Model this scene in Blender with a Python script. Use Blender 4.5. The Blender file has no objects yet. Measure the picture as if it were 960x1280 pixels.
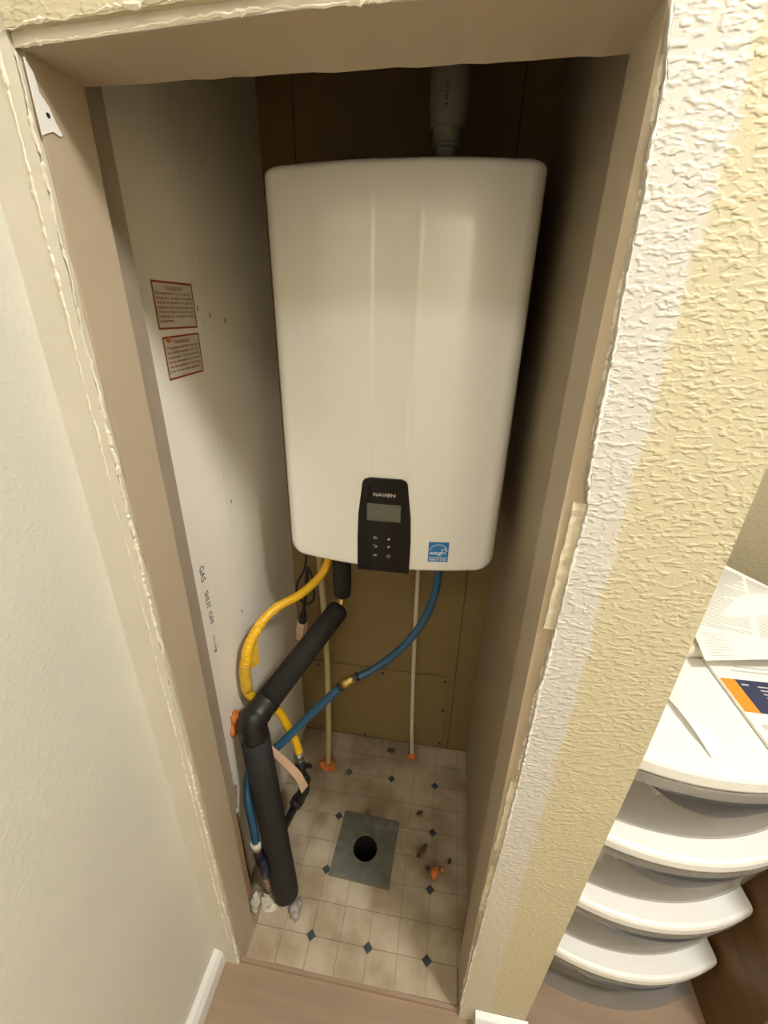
import bpy, math, random
from mathutils import Vector, Matrix
random.seed(7)
SC = bpy.context.scene
COL = SC.collection

# ------------------------------------------------------------------ camera, world, light, exposure
cam_d = bpy.data.cameras.new('camera'); cam = bpy.data.objects.new('camera', cam_d); COL.objects.link(cam)
RX = Vector((0.98749906, 0.15679798, 0.01612461)); UP = Vector((-0.07972393, 0.40859166, 0.90922877)); FW = Vector((-0.13597686, 0.89914807, -0.41598443))
m = Matrix((RX, UP, -FW)).transposed().to_4x4(); m.translation = (0.39257, -0.46124, 1.43491)
cam.matrix_world = m
cam_d.sensor_fit = 'HORIZONTAL'; cam_d.sensor_width = 36.0; cam_d.lens = 545.777 * 36 / 960
cam_d.shift_x = (480 - 475.138) / 960; cam_d.clip_start = 0.01
SC.camera = cam
w = bpy.data.worlds.new('world'); SC.world = w; w.use_nodes = True
w.node_tree.nodes['Background'].inputs[0].default_value = (1.0, 0.86, 0.66, 1); w.node_tree.nodes['Background'].inputs[1].default_value = 0.02
LAMP_POS = (1.29, -0.63, 2.53); LAMP_W = 42.0; LAMP_COL = (1.0, 0.99, 0.95)
BACKROOM_W = 85.0; FILL_LAMP_W = 12.0
SC.view_settings.view_transform = 'Standard'; SC.view_settings.look = 'None'
SC.view_settings.gamma = 1.0; SC.view_settings.use_curve_mapping = False
SC.view_settings.exposure = 0.5

# ------------------------------------------------------------------ materials
MATS = {}
def mat(name, col, rough=.6, metal=0, var=0.0, vscale=8, bump=0.0, bscale=60, knock=False, coat=0, trans=0, col2=None, stretch=(1, 1, 1), emit=0, spec=.5, ior=1.45):
    if name in MATS: return MATS[name]
    mt = bpy.data.materials.new(name); mt.use_nodes = True; nt = mt.node_tree; N = nt.nodes; L = nt.links
    b = N['Principled BSDF']; b.inputs['Base Color'].default_value = (*col, 1); b.inputs['Roughness'].default_value = rough
    b.inputs['Metallic'].default_value = metal; b.inputs['Coat Weight'].default_value = coat; b.inputs['Coat Roughness'].default_value = .06
    b.inputs['Transmission Weight'].default_value = trans; b.inputs['IOR'].default_value = ior; b.inputs['Specular IOR Level'].default_value = spec
    if emit: b.inputs['Emission Color'].default_value = (*col, 1); b.inputs['Emission Strength'].default_value = emit
    geo = N.new('ShaderNodeNewGeometry'); mp = N.new('ShaderNodeMapping'); L.new(geo.outputs['Position'], mp.inputs['Vector']); mp.inputs['Scale'].default_value = stretch
    if var or col2:
        n = N.new('ShaderNodeTexNoise'); n.inputs['Scale'].default_value = vscale; n.inputs['Detail'].default_value = 5; L.new(mp.outputs[0], n.inputs['Vector'])
        r = N.new('ShaderNodeValToRGB'); L.new(n.outputs['Fac'], r.inputs[0])
        c2 = col2 or tuple(c * (1 - var) for c in col)
        r.color_ramp.elements[0].position = .35; r.color_ramp.elements[0].color = (*c2, 1)
        r.color_ramp.elements[1].position = .65; r.color_ramp.elements[1].color = (*col, 1)
        L.new(r.outputs[0], b.inputs['Base Color'])
    if bump:
        n = N.new('ShaderNodeTexNoise'); n.inputs['Scale'].default_value = bscale; n.inputs['Detail'].default_value = 4; L.new(mp.outputs[0], n.inputs['Vector'])
        src = n.outputs['Fac']
        if knock:
            n.inputs['Distortion'].default_value = .2; n.inputs['Detail'].default_value = 1.2
            r = N.new('ShaderNodeValToRGB'); r.color_ramp.elements[0].position = .45; r.color_ramp.elements[1].position = .75; r.color_ramp.interpolation = 'EASE'
            L.new(src, r.inputs[0]); src = r.outputs[0]
        bp = N.new('ShaderNodeBump'); bp.inputs['Strength'].default_value = bump; bp.inputs['Distance'].default_value = .0013 if knock else .0008
        L.new(src, bp.inputs['Height']); L.new(bp.outputs[0], b.inputs['Normal'])
    MATS[name] = mt; return mt

CREAM = (.55, .49, .325); WHITE = (.80, .76, .70); TAN = (.48, .38, .27)
M_cream = mat('cream_wall_paint', CREAM, .55, var=.05, vscale=5, bump=.8, bscale=85, knock=True, stretch=(.55, .55, 1.1))
M_left = mat('pale_wall_paint', (.66, .645, .56), .5, var=.05, vscale=4, bump=.3, bscale=150, knock=True, stretch=(1, .9, 1.0))
M_tan = mat('tan_jamb_paint', (.46, .375, .265), .5, var=.05, vscale=6, bump=.12, bscale=40)
M_band = mat('casing_ghost_paint', (.62, .575, .475), .55, var=.06, vscale=12, bump=.4, bscale=50)
M_stud = mat('grey_brown_stud', (.34, .28, .21), .6, var=.1, vscale=20)
M_white = mat('white_primer', (.80, .78, .74), .7, var=.04, bump=.4, bscale=90)
M_bead = mat('cream_caulk', (.78, .72, .58), .6, var=.1, vscale=60, bump=.8, bscale=150)
M_gyp = mat('bare_gypsum', (.70, .62, .45), .9, var=.25, vscale=50, bump=.8, bscale=120)
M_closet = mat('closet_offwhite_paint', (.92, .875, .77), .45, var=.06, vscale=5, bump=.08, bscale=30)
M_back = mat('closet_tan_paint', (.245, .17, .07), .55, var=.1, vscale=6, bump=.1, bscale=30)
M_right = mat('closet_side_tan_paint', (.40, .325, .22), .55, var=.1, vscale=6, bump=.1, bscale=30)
M_ceil = mat('ceiling_white', (.78, .74, .66), .8, bump=.4, bscale=80)
M_trim = mat('white_trim_paint', (.74, .73, .70), .35, var=.03)
M_hallfloor = mat('tan_laminate', (.335, .235, .16), .45, col2=(.28, .195, .13), vscale=14, stretch=(.25, 3, 1), bump=.05, bscale=50)
M_sub = mat('subfloor_grime', (.34, .27, .18), .8, var=.4, vscale=30)
M_dark = mat('dark_void', (.015, .012, .01), .9)
M_enamel = mat('white_enamel', (.88, .86, .80), .28, coat=.8, var=.01)
M_grey = mat('grey_steel_sheet', (.38, .36, .33), .45, metal=.4)
M_blackgloss = mat('black_gloss_plastic', (.008, .007, .006), .22, spec=.3)
M_lcd = mat('lcd_grey', (.13, .125, .10), .25)
M_print = mat('pale_print', (.62, .60, .55), .5)
M_blue_l = mat('label_blue', (.02, .20, .52), .4)
M_white_p = mat('white_print', (.85, .85, .83), .5)
M_pvc = mat('grey_white_pvc', (.34, .33, .25), .4, var=.05)
M_yel = mat('yellow_gas_jacket', (.80, .46, .015), .38, var=.06, vscale=20)
M_yeltag = mat('yellow_tag', (.72, .43, .04), .5, var=.2, vscale=60)
M_foam = mat('black_foam_insulation', (.015, .013, .0115), .75, var=.3, vscale=40, bump=.5, bscale=300)
M_tape = mat('black_tape', (.011, .010, .009), .42, bump=.5, bscale=80)
M_pex = mat('blue_pex', (.022, .09, .165), .38, var=.1)
M_brass = mat('brass', (.55, .38, .12), .38, metal=.9, var=.2, vscale=80)
M_steel = mat('galvanised_fitting', (.52, .50, .46), .35, metal=.9, var=.25, vscale=90)
M_iron = mat('black_iron', (.05, .042, .035), .5, metal=.5, var=.4, vscale=60, bump=.4, bscale=200)
M_copper = mat('dull_copper', (.52, .34, .22), .45, metal=.4, var=.25, vscale=60)
M_strap = mat('peach_strap', (.70, .47, .30), .55, var=.08)
M_cpvc = mat('cream_cpvc', (.56, .47, .26), .42, var=.06)
M_whpipe = mat('white_plastic_pipe', (.66, .60, .48), .42, var=.06)
M_cord = mat('black_rubber', (.012, .011, .010), .5)
M_orange = mat('orange_fire_foam', (.80, .24, .06), .8, var=.3, vscale=70, bump=.8, bscale=120)
M_plate = mat('galvanised_plate', (.23, .235, .19), .5, metal=.45, var=.25, vscale=40, bump=.1, bscale=60)
M_plaster = mat('broken_plaster', (.66, .61, .50), .9, var=.3, vscale=60, bump=.8, bscale=120)
M_wood = mat('raw_wood', (.42, .27, .15), .7, col2=(.30, .19, .10), vscale=20, stretch=(1, 1, .1))
M_lab = mat('label_paper', (.66, .61, .50), .55)
M_red = mat('red_print', (.33, .045, .03), .55)
M_redtext = mat('dull_red_print', (.30, .10, .07), .6)
M_ink = mat('pencil_ink', (.12, .11, .13), .7)
M_cart = mat('white_cart_plastic', (.87, .85, .81), .38)
M_clear = mat('frosted_clear_plastic', (.60, .58, .54), .3)
_n = M_clear.node_tree; _tr = _n.nodes.new('ShaderNodeBsdfTransparent'); _tr.inputs[0].default_value = (.93, .92, .90, 1); _mx = _n.nodes.new('ShaderNodeMixShader'); _mx.inputs[0].default_value = .27
_n.links.new(_tr.outputs[0], _mx.inputs[1]); _n.links.new(_n.nodes['Principled BSDF'].outputs[0], _mx.inputs[2]); _n.links.new(_mx.outputs[0], _n.nodes['Material Output'].inputs['Surface'])
M_grip = mat('smoky_grip_plastic', (.045, .043, .042), .35)
M_paper = mat('white_paper', (.88, .86, .80), .7)
M_textgrey = mat('grey_print', (.58, .55, .49), .7)
M_book_o = mat('orange_print', (.85, .30, .03), .5)
M_book_n = mat('navy_print', (.035, .045, .10), .5)
M_brown = mat('dark_brown_wood', (.16, .078, .02), .45, col2=(.12, .056, .014), vscale=12, stretch=(1, .4, 3))
M_pale = mat('pale_grey_laminate', (.55, .52, .47), .5)
M_blackbox = mat('black_card', (.012, .011, .014), .5)
M_clearbit = mat('cloudy_plastic', (.70, .65, .58), .3, trans=.5)
M_blueval = mat('blue_valve_handle', (.008, .012, .04), .3)

# white primed band along the right of the opening, cream texture elsewhere (paint boundary with ragged edge)
def front_mat():
    mt = bpy.data.materials.new('front_wall_paint'); mt.use_nodes = True; N = mt.node_tree.nodes; L = mt.node_tree.links; b = N['Principled BSDF']
    b.inputs['Roughness'].default_value = .55
    geo = N.new('ShaderNodeNewGeometry'); sx = N.new('ShaderNodeSeparateXYZ'); L.new(geo.outputs['Position'], sx.inputs[0])
    n = N.new('ShaderNodeTexNoise'); n.inputs['Scale'].default_value = 22; n.inputs['Detail'].default_value = 6; L.new(geo.outputs['Position'], n.inputs['Vector'])
    a = N.new('ShaderNodeMath'); a.operation = 'MULTIPLY_ADD'; L.new(n.outputs['Fac'], a.inputs[0]); a.inputs[1].default_value = -.022; L.new(sx.outputs['X'], a.inputs[2])
    mr = N.new('ShaderNodeMapRange'); L.new(a.outputs[0], mr.inputs[0]); mr.inputs[1].default_value = .570; mr.inputs[2].default_value = .576
    lo = N.new('ShaderNodeMapRange'); L.new(sx.outputs['Z'], lo.inputs[0]); lo.inputs[1].default_value = .25; lo.inputs[2].default_value = .75; lo.inputs[3].default_value = .55; lo.inputs[4].default_value = 0
    mx0 = N.new('ShaderNodeMath'); mx0.operation = 'MAXIMUM'; L.new(mr.outputs[0], mx0.inputs[0]); L.new(lo.outputs[0], mx0.inputs[1])
    ng = N.new('ShaderNodeMath'); ng.operation = 'LESS_THAN'; L.new(sx.outputs['X'], ng.inputs[0]); ng.inputs[1].default_value = .5
    mx1 = N.new('ShaderNodeMath'); mx1.operation = 'MAXIMUM'; L.new(mx0.outputs[0], mx1.inputs[0]); L.new(ng.outputs[0], mx1.inputs[1])
    mix = N.new('ShaderNodeMix'); mix.data_type = 'RGBA'; L.new(mx1.outputs[0], mix.inputs[0])
    mix.inputs[6].default_value = (.58, .55, .49, 1); mix.inputs[7].default_value = (*CREAM, 1); L.new(mix.outputs[2], b.inputs['Base Color'])
    mp = N.new('ShaderNodeMapping'); mp.inputs['Scale'].default_value = (.6, 1, 1.05); L.new(geo.outputs['Position'], mp.inputs[0])
    k = N.new('ShaderNodeTexNoise'); k.inputs['Scale'].default_value = 190; k.inputs['Detail'].default_value = 1.2; k.inputs['Distortion'].default_value = .25; L.new(mp.outputs[0], k.inputs['Vector'])
    r = N.new('ShaderNodeValToRGB'); r.color_ramp.elements[0].position = .42; r.color_ramp.elements[1].position = .72; r.color_ramp.interpolation = 'EASE'; L.new(k.outputs['Fac'], r.inputs[0])
    bp = N.new('ShaderNodeBump'); bp.inputs['Strength'].default_value = .8; bp.inputs['Distance'].default_value = .0011; L.new(r.outputs[0], bp.inputs['Height']); L.new(bp.outputs[0], b.inputs['Normal'])
    return mt
M_front = front_mat()

# vinyl tile: beige with grime and brown stains where the photo has them
def tile_mat():
    mt = bpy.data.materials.new('vinyl_tile'); mt.use_nodes = True; N = mt.node_tree.nodes; L = mt.node_tree.links; b = N['Principled BSDF']; b.inputs['Roughness'].default_value = .42
    geo = N.new('ShaderNodeNewGeometry')
    n = N.new('ShaderNodeTexNoise'); n.inputs['Scale'].default_value = 9; n.inputs['Detail'].default_value = 8; L.new(geo.outputs['Position'], n.inputs['Vector'])
    r = N.new('ShaderNodeValToRGB'); L.new(n.outputs['Fac'], r.inputs[0]); r.color_ramp.elements[0].position = .3; r.color_ramp.elements[0].color = (.29, .21, .125, 1); r.color_ramp.elements[1].position = .6; r.color_ramp.elements[1].color = (.50, .42, .305, 1)
    n2 = N.new('ShaderNodeTexNoise'); n2.inputs['Scale'].default_value = 45; n2.inputs['Detail'].default_value = 6; L.new(geo.outputs['Position'], n2.inputs['Vector'])
    last = None
    for (x, y, rad, amt) in ((.105, .345, .035, .55), (.405, .405, .022, .9), (.418, .306, .034, 1.3), (.45, .26, .045, 1.2), (.499, .29, .022, .7), (.289, .607, .035, 1.1), (.151, .503, .02, .8), (.20, .46, .09, .35), (.43, .33, .15, .45), (.06, .5, .08, .4), (.25, .63, .2, .5), (.244, .385, .02, .8)):
        d = N.new('ShaderNodeVectorMath'); d.operation = 'DISTANCE'; L.new(geo.outputs['Position'], d.inputs[0]); d.inputs[1].default_value = (x, y, 0)
        mr = N.new('ShaderNodeMapRange'); mr.interpolation_type = 'SMOOTHSTEP'; L.new(d.outputs['Value'], mr.inputs[0]); mr.inputs[1].default_value = 0; mr.inputs[2].default_value = rad; mr.inputs[3].default_value = amt; mr.inputs[4].default_value = 0
        if last is None: last = mr.outputs[0]
        else:
            mxx = N.new('ShaderNodeMath'); mxx.operation = 'MAXIMUM'; L.new(last, mxx.inputs[0]); L.new(mr.outputs[0], mxx.inputs[1]); last = mxx.outputs[0]
    mu = N.new('ShaderNodeMath'); mu.operation = 'MULTIPLY'; L.new(last, mu.inputs[0]); L.new(n2.outputs['Fac'], mu.inputs[1])
    mu2 = N.new('ShaderNodeMath'); mu2.operation = 'MULTIPLY'; mu2.use_clamp = True; L.new(mu.outputs[0], mu2.inputs[0]); mu2.inputs[1].default_value = 1.7
    mix = N.new('ShaderNodeMix'); mix.data_type = 'RGBA'; L.new(mu2.outputs[0], mix.inputs[0]); L.new(r.outputs[0], mix.inputs[6]); mix.inputs[7].default_value = (.13, .085, .045, 1); L.new(mix.outputs[2], b.inputs['Base Color'])
    return mt
M_tile = tile_mat()
M_diamond = mat('slate_blue_inset', (.055, .075, .085), .45, var=.3, vscale=60)

# ------------------------------------------------------------------ mesh helpers
class MB:
    def __init__(s): s.v = []; s.f = []; s.sm = []
    def add(s, vs, fs, smooth=False):
        o = len(s.v); s.v += [tuple(v) for v in vs]; s.f += [tuple(i + o for i in f) for f in fs]; s.sm += [smooth] * len(fs); return s
    def box(s, x0, x1, y0, y1, z0, z1):
        return s.add([(x, y, z) for x in (x0, x1) for y in (y0, y1) for z in (z0, z1)], [(0, 1, 3, 2), (4, 6, 7, 5), (0, 4, 5, 1), (2, 3, 7, 6), (0, 2, 6, 4), (1, 5, 7, 3)])
    def obox(s, c, ax, ay, az, sx, sy, sz):
        c = Vector(c); vs = [c + ax * (i * sx) + ay * (j * sy) + az * (k * sz) for i in (-.5, .5) for j in (-.5, .5) for k in (-.5, .5)]
        return s.add(vs, [(0, 1, 3, 2), (4, 6, 7, 5), (0, 4, 5, 1), (2, 3, 7, 6), (0, 2, 6, 4), (1, 5, 7, 3)])
    def prism(s, poly, a, b, axis):
        n = len(poly)
        def P(p, t): return {0: (t, p[0], p[1]), 1: (p[0], t, p[1]), 2: (p[0], p[1], t)}[axis]
        vs = [P(p, a) for p in poly] + [P(p, b) for p in poly]
        return s.add(vs, [tuple(range(n))[::-1], tuple(range(n, 2 * n))] + [(i, (i + 1) % n, n + (i + 1) % n, n + i) for i in range(n)])
    def tube(s, pts, r, seg=14, cap=True, flat=1.0):
        pts = [Vector(p) for p in pts]; n = len(pts); rr = r if isinstance(r, (list, tuple)) else [r] * n
        up = None; vs = []
        for i, p in enumerate(pts):
            t = (pts[min(i + 1, n - 1)] - pts[max(i - 1, 0)]).normalized()
            if up is None: up = t.orthogonal().normalized()
            up = (up - t * up.dot(t)); up = up.normalized() if up.length > 1e-6 else t.orthogonal().normalized()
            sd = t.cross(up)
            for k in range(seg):
                a = 2 * math.pi * k / seg; vs.append(p + (up * math.cos(a) * flat + sd * math.sin(a)) * rr[i])
        fs = [(i * seg + k, i * seg + (k + 1) % seg, (i + 1) * seg + (k + 1) % seg, (i + 1) * seg + k) for i in range(n - 1) for k in range(seg)]
        s.add(vs, fs, True)
        if cap:
            o = len(s.v) - len(vs)
            s.f += [tuple(o + k for k in range(seg))[::-1], tuple(o + (n - 1) * seg + k for k in range(seg))]; s.sm += [False, False]
        return s
    def build(s, name, material, parent=None, bevel=0):
        me = bpy.data.meshes.new(name); me.from_pydata(s.v, [], s.f); me.update()
        me.polygons.foreach_set('use_smooth', s.sm); me.materials.append(material)
        o = bpy.data.objects.new(name, me); COL.objects.link(o)
        if parent: o.parent = parent; o.matrix_parent_inverse = parent.matrix_basis.inverted()
        if bevel:
            bv = o.modifiers.new('bevel', 'BEVEL'); bv.width = bevel; bv.segments = 3; bv.limit_method = 'ANGLE'
        return o
def spline(pts, n=8):
    P = [Vector(p) for p in pts]; P = [P[0] * 2 - P[1]] + P + [P[-1] * 2 - P[-2]]; out = []
    for i in range(1, len(P) - 2):
        for k in range(n):
            t = k / n; a, b, c, d = P[i - 1:i + 3]
            out.append(.5 * ((2 * b) + (c - a) * t + (2 * a - 5 * b + 4 * c - d) * t * t + (3 * b - a - 3 * c + d) * t ** 3))
    out.append(P[-2]); return out
def empty(name, loc):
    o = bpy.data.objects.new(name, None); o.empty_display_size = .05; o.location = loc; COL.objects.link(o); return o
def tag(o, label, cat, group=None):
    o['label'] = label; o['category'] = cat
    if group: o['group'] = group
    return o
def struct(o): o['kind'] = 'structure'; return o
def thing(name, loc, label, cat, group=None): return tag(empty(name, loc), label, cat, group)
_font_cache = {}
def text_geo(s, size):
    cu = bpy.data.curves.new('txt', 'FONT'); cu.body = s; cu.size = size; cu.resolution_u = 2; cu.offset = size * .012
    o = bpy.data.objects.new('txt', cu); COL.objects.link(o)
    dg = bpy.context.evaluated_depsgraph_get(); dg.update(); me = bpy.data.meshes.new_from_object(o.evaluated_get(dg))
    vs = [tuple(v.co) for v in me.vertices]; fs = [tuple(p.vertices) for p in me.polygons]
    bpy.data.objects.remove(o); bpy.data.curves.remove(cu); bpy.data.meshes.remove(me); return vs, fs
def text_on(mb, s, size, fn, u0, v0, width=None, align='l', shear=0):
    """lay text on a surface: fn(u,v) -> 3D point"""
    vs, fs = text_geo(s, size)
    if not vs: return
    x0 = min(v[0] for v in vs); x1 = max(v[0] for v in vs); k = 1.0
    if width: k = width / (x1 - x0)
    wd = (x1 - x0) * k; off = {'l': 0, 'c': -wd / 2, 'r': -wd}[align]
    mb.add([fn(u0 + off + (v[0] - x0) * k + shear * v[1], v0 + v[1]) for v in vs], fs)
def blob(mb, c, r, jit=.3, seg=10, sq=(1, 1, 1), rnd=random):
    vs = []; fs = []; rings = 7
    for i in range(rings + 1):
        ph = math.pi * i / rings
        for k in range(seg):
            a = 2 * math.pi * k / seg; q = r * (1 + rnd.uniform(-jit, jit))
            if i in (0, rings): q = r
            vs.append((c[0] + q * math.sin(ph) * math.cos(a) * sq[0], c[1] + q * math.sin(ph) * math.sin(a) * sq[1], c[2] + q * math.cos(ph) * sq[2]))
    for i in range(rings):
        for k in range(seg): fs.append((i * seg + k, (i + 1) * seg + k, (i + 1) * seg + (k + 1) % seg, i * seg + (k + 1) % seg))
    mb.add(vs, fs, True)

# ------------------------------------------------------------------ dimensions of the place
XL, XR, H, D0 = 0.0, .5236, 1.638, .067        # opening and jamb depth
xl, xr, D = -.047, .5525, .651                 # closet interior
HX = -.058                                     # hall's left wall
CEIL = 2.60; ZF = -.012                        # hall ceiling; hall floor sits a little below the closet vinyl
def interp(t, pts):
    for (a, b), (c, d) in zip(pts, pts[1:]):
        if a <= t <= c: return b + (d - b) * (t - a) / (c - a)
    return pts[0][1] if t < pts[0][0] else pts[-1][1]

# ------------------------------------------------------------------ setting: hall / room shell
struct(MB().box(HX - .06, 2.6, -2.1, -.001, ZF - .03, ZF).box(.66, 2.6, -.001, 1.05, ZF - .03, ZF).box(-.2, 2.6, -3.4, -2.1, ZF - .03, ZF).build('floor_hall', M_hallfloor))
struct(MB().box(HX - .06, 2.6, -3.4, 1.05, CEIL, CEIL + .04).build('ceiling', M_ceil))
struct(MB().box(HX - .06, HX, -2.1, .0, ZF, CEIL).build('wall_hall_left', M_left))
struct(MB().box(2.6, 2.66, -3.4, 1.05, ZF, CEIL).build('wall_hall_right', M_cream))
struct(MB().box(.66, 2.6, 1.05, 1.1, ZF, CEIL).build('wall_alcove_back', M_cream))
DX0, DX1, DZ = .34, 1.2, 2.0
struct(MB().box(HX - .06, DX0, -2.2, -2.1, ZF, CEIL).box(DX1, 2.6, -2.2, -2.1, ZF, CEIL).box(DX0, DX1, -2.2, -2.1, DZ, CEIL).build('wall_hall_rear', M_cream))
struct(MB().box(-.26, -.2, -3.4, -2.2, ZF, CEIL).box(-.2, 2.6, -3.46, -3.4, ZF, CEIL).build('wall_rear_room', M_ceil))
# baseboards
prof = [(HX, ZF), (HX + .021, ZF), (HX + .020, .028), (HX + .012, .040), (HX, .043)]
mb = MB(); n = len(prof); mb.add([(p[0], -2.1, p[1]) for p in prof] + [(p[0], -.001, p[1]) for p in prof], [tuple(range(n)), tuple(range(n, 2 * n))[::-1]] + [(i, n + i, n + (i + 1) % n, (i + 1) % n) for i in range(n)])
struct(mb.build('baseboard_left', M_trim))
prof = [(-.013, ZF), (-.034, ZF), (-.033, .030), (-.025, .043), (-.013, .047)]
mb = MB(); mb.add([(.556, p[0], p[1]) for p in prof] + [(.668, p[0], p[1]) for p in prof], [tuple(range(n)), tuple(range(n, 2 * n))[::-1]] + [(i, n + i, n + (i + 1) % n, (i + 1) % n) for i in range(n)])
struct(mb.build('baseboard_right', M_trim))

# front wall: framing core + drywall skin with broken edges around the opening
edgeR = [(0, .5245), (.035, .5245), (.2, .527), (.382, .530), (.60, .535), (.746, .539), (.9, .540), (1.076, .542), (1.26, .546), (1.30, .540), (1.411, .537), (1.47, .534), (1.528, .533), (1.592, .531), (1.637, .525), (1.70, .526)]
cornerR = [(ZF, .660), (.663, .681), (.907, .690), (1.32, .697), (CEIL, .700)]
rnd = random.Random(3)
wf = struct(MB().box(.552, .664, .001, 1.05, ZF, CEIL).build('wall_front', M_cream))
poly_l = []; z = ZF; notch = {(.43, .52): .006, (.56, .72): .007, (1.0, 1.20): .009}
while z < 1.66:
    jx = interp(z, edgeR) + rnd.uniform(-.0012, .0012)
    poly_l.append((jx, z)); z += .011
rows = []
mb = MB()
for (jx, z) in poly_l: rows.append((jx, interp(z, cornerR), z))
rows.append((rows[-1][0], interp(CEIL, cornerR), CEIL))
vs = []; fs = []; NX = 6
for (a, b, z) in rows:
    for y in (-.012, .0005):
        for i in range(NX): vs.append((a + (b - a) * i / (NX - 1), y, z))
W2 = 2 * NX
for j in range(len(rows) - 1):
    for i in range(NX - 1):
        fs.append((j * W2 + i, j * W2 + i + 1, (j + 1) * W2 + i + 1, (j + 1) * W2 + i)); fs.append((j * W2 + NX + i, (j + 1) * W2 + NX + i, (j + 1) * W2 + NX + i + 1, j * W2 + NX + i + 1))
    fs.append((j * W2, (j + 1) * W2, (j + 1) * W2 + NX, j * W2 + NX)); q = NX - 1; fs.append((j * W2 + q, j * W2 + NX + q, (j + 1) * W2 + NX + q, (j + 1) * W2 + q))
mb.add(vs, fs); mb.build('drywall_skin', M_front, wf)
# outer return of that wall (leaning like the corner)
mb = MB(); vs = []
for z, x in cornerR: vs += [(.664, .0005, z), (x, .0005, z), (x, 1.05, z), (.664, 1.05, z)]
fs = []
for j in range(len(cornerR) - 1):
    for i in range(4): fs.append((j * 4 + i, j * 4 + (i + 1) % 4, (j + 1) * 4 + (i + 1) % 4, (j + 1) * 4 + i))
mb.add(vs, fs + [(3, 2, 1, 0)]); mb.build('corner_return', M_cream, wf)
# left strip and header skin
mb = MB(); vs = []; fs = []; z = ZF; k = 0
while z < CEIL - .01:
    e = -.004 + rnd.uniform(-.001, .001)
    vs += [(HX, -.010, z), (e, -.010, z), (e, .0005, z), (HX, .0005, z)]
    if k: fs += [((k - 1) * 4 + i, (k - 1) * 4 + (i + 1) % 4, k * 4 + (i + 1) % 4, k * 4 + i) for i in range(4)]
    z += .02; k += 1
mb.add(vs, fs); mb.build('drywall_skin', M_band, wf)
mb = MB(); vs = []; fs = []; x = -.003; k = 0
while x < .70:
    e = 1.640 + .010 * max(0, min(1, x / .25)) + rnd.uniform(-.0006, .0006); vs += [(x, -.0125, e + .008), (x, -.0125, CEIL - .002), (x, .0005, CEIL - .002), (x, .0005, e + .008)]
    if k: fs += [((k - 1) * 4 + i, (k - 1) * 4 + (i + 1) % 4, k * 4 + (i + 1) % 4, k * 4 + i) for i in range(4)]
    x += .012; k += 1
mb.add(vs, fs); mb.build('drywall_skin', M_front, wf)

# torn drywall lips exposed on the right edge
for (z0, z1, wd) in ((1.085, 1.255, .013), (.62, .80, .010), (.43, .57, .009)):
    mb = MB(); vs = []; fs = []; k = 0; zz = z0
    while zz <= z1:
        e = interp(zz, edgeR); j = rnd.uniform(-.0012, .0012)
        vs += [(e - wd + j, -.006 + rnd.uniform(-.001, .001), zz), (e + .001, -.006 + rnd.uniform(-.001, .001), zz), (e + .001, .004, zz), (e - wd + j, .004, zz)]
        if k: fs += [((k - 1) * 4 + i, (k - 1) * 4 + (i + 1) % 4, k * 4 + (i + 1) % 4, k * 4 + i) for i in range(4)]
        zz += .008; k += 1
    fs += [(0, 1, 2, 3), tuple((k - 1) * 4 + i for i in range(4))[::-1]]
    mb.add(vs, fs); mb.build('torn_gypsum_edge', M_gyp, wf)
def rough_bead(path, r, name, material=M_bead, parent=wf, gap=0.0, rr=None):
    rr = rr or random.Random(5); pts = []; rad = []; drift = Vector((0, 0, 0)); big = 1.0
    for i in range(len(path) - 1):
        a, b = Vector(path[i]), Vector(path[i + 1]); n = max(2, int((b - a).length / .0035))
        for k in range(n):
            p = a.lerp(b, k / n); drift = drift * .8 + Vector((rr.uniform(-1, 1), rr.uniform(-.2, .2), rr.uniform(-1, 1))) * r * .5
            big = max(.3, min(1.5, big + rr.uniform(-.35, .35))); pts.append(p + drift); rad.append(r * big * rr.uniform(.6, 1.2) if rr.random() > gap else r * .1)
    mb = MB().tube(pts, rad, 5); mb.sm = [False] * len(mb.sm)
    return mb.build(name, material, parent)
rough_bead([(-.003, -.0095, 0), (-.003, -.0095, .6), (-.002, -.0095, 1.636)], .0020, 'paint_edge', gap=.1)
rough_bead([(-.0145, -.0105, .1), (-.014, -.0105, .7), (-.016, -.0105, 1.2), (-.0165, -.0105, 1.642)], .0014, 'caulk_ridge', gap=.15, rr=random.Random(6))
rough_bead([(-.01, -.012, 1.6465), (.09, -.013, 1.6535), (.2, -.013, 1.661), (.55, -.013, 1.668)], .0024, 'broken_caulk', gap=.25, rr=random.Random(7))
zz_ = [i * .05 for i in range(1, 33)] + [1.63, 1.66, 1.70]
rough_bead([(interp(z, edgeR), -.0115, z) for z in zz_], .0015, 'paint_edge', M_white, gap=.1, rr=random.Random(9))
rough_bead([(interp(z, edgeR), .0, z) for z in zz_], .0020, 'torn_paper_edge', M_bead, gap=.2, rr=random.Random(12))
rough_bead([(.0, -.0055, 1.6385), (.16, -.0065, 1.6478), (.5236, -.0065, 1.6525)], .0016, 'paint_edge', M_bead, gap=.1, rr=random.Random(15))
mb = MB(); vs = []; fs = []; k = 0; x = -.004
while x < XR + .002:
    e = H + .010 * max(0, min(1, x / .25)); e2 = 1.649 + .010 * max(0, min(1, x / .25))
    vs += [(x, -.0062, e + .0002), (x, -.0062, e2 + .002), (x, -.0051, e2 + .002), (x, -.0051, e + .0002)]
    if k: fs += [((k - 1) * 4 + i, (k - 1) * 4 + (i + 1) % 4, k * 4 + (i + 1) % 4, k * 4 + i) for i in range(4)]
    k += 1; x += .02
mb.add(vs, fs); mb.build('header_nose', M_band, wf)
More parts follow.
